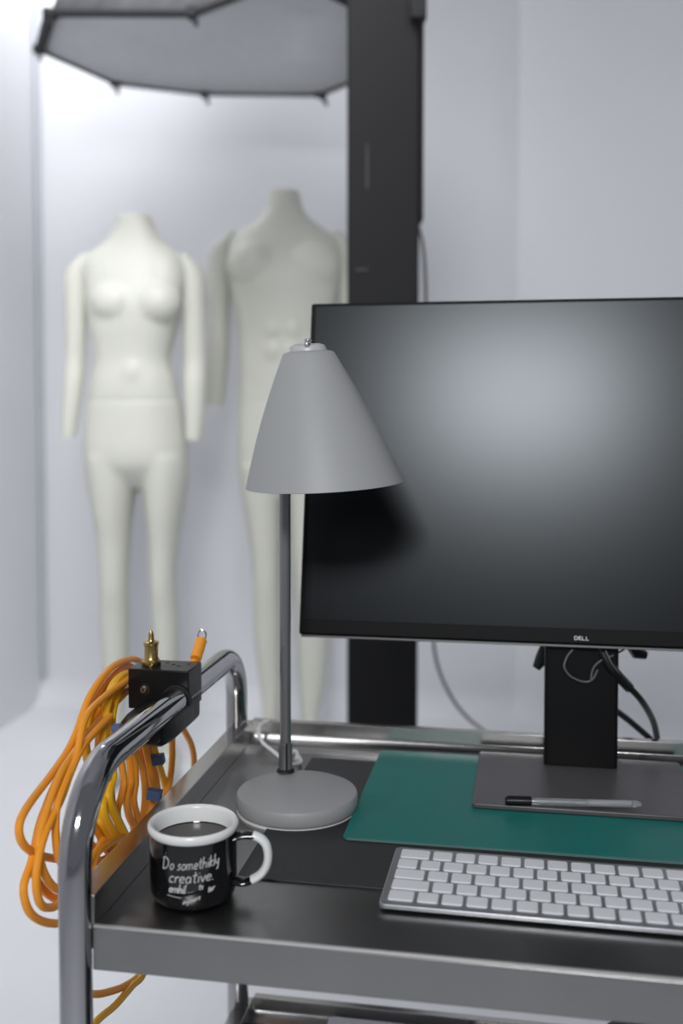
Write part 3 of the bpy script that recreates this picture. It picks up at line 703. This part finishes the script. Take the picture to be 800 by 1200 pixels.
# ------------------------------------------------------------------ coiled cables
def Cc(x, y): return (x/3.3333, 740+y/3.3333)
def Dd(x, y): return (90+x/3.478, 840+y/3.478)
def path(pix, u0, u1=None, wob=.0):
    u1 = u0 if u1 is None else u1; n = len(pix)
    return catmull([at_u(x, y, u0+(u1-u0)*i/(n-1)) for i, (x, y) in enumerate(pix)], 7)
r1 = .0033
oc = NB()
def strand(bm, pix, u0, u1=None, r=r1): tube(bm, path(pix, u0, u1), r, 10)
strand(oc, [(166, 776)] + [Cc(*q) for q in ((510, 108), (430, 145), (350, 255), (300, 390), (262, 470), (200, 560), (110, 680), (75, 760), (90, 830), (150, 872), (240, 890), (300, 885))] + [Dd(75, 545), Dd(100, 505), Dd(135, 470)], -.08, -.06)
strand(oc, [(160, 785)] + [Cc(*q) for q in ((490, 135), (420, 190), (350, 300), (285, 450), (240, 570), (165, 720), (132, 870), (135, 950), (180, 1020), (240, 1045), (330, 1000))] + [Dd(60, 640), Dd(110, 640), Dd(150, 590)], -.085, -.05)
strand(oc, [(160, 795)] + [Cc(*q) for q in ((480, 150), (430, 190), (380, 290), (385, 400), (375, 500), (350, 620), (330, 720), (320, 850))] + [Dd(60, 520), Dd(90, 600), Dd(115, 640)], -.085, -.06)
strand(oc, [Cc(*q) for q in ((520, 175), (400, 262), (330, 345), (300, 480), (255, 590), (220, 700), (222, 850), (250, 920), (300, 960))] + [Dd(70, 560), Dd(120, 520), Dd(200, 480)], -.065, -.045)
strand(oc, [Cc(*q) for q in ((500, 230), (420, 310), (330, 420), (235, 560), (170, 740), (152, 850), (180, 960), (240, 1012), (330, 980))] + [Dd(80, 560), Dd(130, 520)], -.07, -.045)
strand(oc, [Cc(*q) for q in ((500, 190), (400, 290), (290, 450), (205, 620), (155, 760), (122, 900), (92, 1000), (112, 1090), (165, 1132), (240, 1140), (340, 1120), (440, 1020))], -.08, -.05)
strand(oc, [Cc(*q) for q in ((430, 330), (330, 440), (280, 540), (240, 650), (172, 800), (142, 950), (150, 1045), (180, 1078), (235, 1060), (320, 960))] + [Dd(110, 500)], -.06, -.05)
strand(oc, [Dd(*q) for q in ((190, 80), (215, 170), (222, 260), (203, 330), (212, 400), (232, 450), (236, 520))], -.05, -.05, .0036)
strand(oc, [Dd(*q) for q in ((170, 110), (182, 190), (192, 260), (182, 320), (165, 400), (200, 500), (215, 560))], -.055, -.05)
strand(oc, [Dd(*q) for q in ((225, 90), (245, 160), (270, 230), (277, 330), (262, 430), (225, 490), (150, 560), (90, 590))], -.045, -.05)
strand(oc, [Dd(*q) for q in ((270, 90), (285, 150), (302, 240), (312, 300), (298, 400), (290, 470))], -.042, -.042)
strand(oc, [Dd(*q) for q in ((255, 90), (262, 150), (280, 240), (295, 320), (300, 420))], -.05, -.05)
strand(oc, [Dd(*q) for q in ((380, 20), (388, 90), (388, 180), (375, 280), (345, 380), (310, 450))], -.04, -.04)
strand(oc, [Dd(*q) for q in ((405, -60), (430, 40), (465, 110), (478, 180), (468, 260), (440, 400), (380, 520))], -.042, -.042)
strand(oc, [(84, 1158), (98, 1163), (112, 1165), (125, 1163), (145, 1156), (165, 1141), (180, 1110), (190, 1060)], -.06, -.04)
strand(oc, [(200, 838), (215, 800), (222, 785), (228, 772), (231, 762)], -.02, -.012, .0036)
strand(oc, [Dd(*q) for q in ((150, 120), (150, 200), (140, 290), (150, 380), (180, 460), (205, 540))], -.058, -.05)
strand(oc, [Dd(*q) for q in ((205, 100), (232, 170), (240, 260), (232, 340), (250, 420), (262, 470))], -.047, -.047)
strand(oc, [Dd(*q) for q in ((290, 100), (302, 170), (322, 250), (330, 320), (320, 380), (300, 440))], -.046, -.046)
strand(oc, [Dd(*q) for q in ((60, 430), (85, 470), (120, 540), (160, 600))], -.06, -.055)
cz = at_u(40, 1070, -.06)
oo = obj('orange_cable', oc, M['orange'], world=True, loc=(at_u(100, 1000, -.06)))
tag(oo, 'long orange cable coiled and hung from the clamp on the trolley handle', 'cable')
# end sleeve with a wire loop
b = NB(); e0, e1 = at_u(229, 772, -.012), at_u(236, 750, -.012); tube(b, [e0, e1], .0058, 16); es = obj('cable_end_sleeve', b, M['orange'], oo, world=True, bevel=.0008)
b = NB(); cc = at_u(236.5, 744.5, -.012); rr_ = .0041
tube(b, [cc+Vector((rr_*math.cos(a), 0, rr_*1.35*math.sin(a))) for a in [k*2*PI/20 for k in range(20)]], .0009, 8, True); obj('wire_loop', b, M['zinc'], es, world=True)
yc = NB()
strand(yc, [(156, 790)] + [Cc(*q) for q in ((480, 172), (440, 215), (415, 300), (402, 400), (400, 480), (420, 600))] + [Dd(105, 370), Dd(140, 460), Dd(195, 545), Dd(230, 620)], -.074, -.045, .0042)
strand(yc, [(157, 797)] + [Cc(*q) for q in ((490, 195), (462, 235), (440, 310), (432, 400), (430, 500), (440, 570))] + [Dd(130, 330), Dd(170, 430), Dd(218, 525), Dd(250, 600)], -.078, -.04, .0042)
strand(yc, [Cc(*q) for q in ((500, 200), (400, 240), (350, 310), (333, 420), (348, 530), (370, 620), (390, 700))] + [Dd(90, 430), Dd(130, 500), Dd(170, 565), Dd(200, 640)], -.085, -.05, .0042)
strand(yc, [Dd(*q) for q in ((300, 60), (320, 150), (345, 230), (362, 300), (345, 390), (330, 450))], -.045, -.045, .0036)
strand(yc, [(84, 1235), (112, 1198), (135, 1178), (155, 1155), (168, 1141), (190, 1090)], -.05, -.04)
yo = obj('yellow_cable', yc, M['yellow'], world=True, loc=(at_u(130, 960, -.055)))
tag(yo, 'thicker yellow-orange cable hanging in the middle of the orange coil', 'cable')
for (x, y) in ((184, 890), (181, 931), (137, 853)):
    b = NB(); c = at_u(x, y, -.036 if x > 150 else -.04)
    k_ = 1 if x > 150 else .6; box(b, (0, 0, 0), (.0135*k_, .010, .0095*k_), Matrix.Translation(c) @ Matrix.Rotation(.12 if y > 900 else -.15, 4, 'Y') @ Matrix.Rotation(-YAW*.5, 4, 'Z'))
    o = obj('blue_tape_tie', b, M['blue'], oo, world=True, bevel=.0008)

# ------------------------------------------------------------------ things on the lower tray
zl2 = ZT-.330
p1 = tri_uv(at_h(386, 1190, zl2+.022)); 
b = NB(); prism(b, rrect(.165, .13, .006, 5, .0825, -.065), 0, .022); 
o = obj('plastic_box', b, M['paper'], bevel=.002, loc=T(p1[0], p1[1], zl2-ZT+.0003)); o.rotation_euler.z = -YAW
tag(o, 'flat white plastic box on the lower tray, left of the black bag', 'box')
p2 = T(.50, .27, 0); p2.z = zl2
bg = empty('bag', 'rounded black bag lying on the lower tray at right', 'bag', (p2.x, p2.y, zl2+.0005), -YAW)
b = NB()
lathe(b, [(0, 0), (.12, 0), (.135, .012), (.138, .03), (.13, .045), (.11, .055), (.07, .062), (0, .064)], Matrix.Diagonal((1.05, .8, 2.15, 1)), 48); obj('bag_body', b, M['bag'], bg)
b = NB(); lathe(b, [(.1372, .030), (.1395, .032), (.1395, .036), (.136, .037)], Matrix.Diagonal((1.05, .8, 2.1, 1)), 48); obj('bag_seam', b, M['blackcloth'], bg)
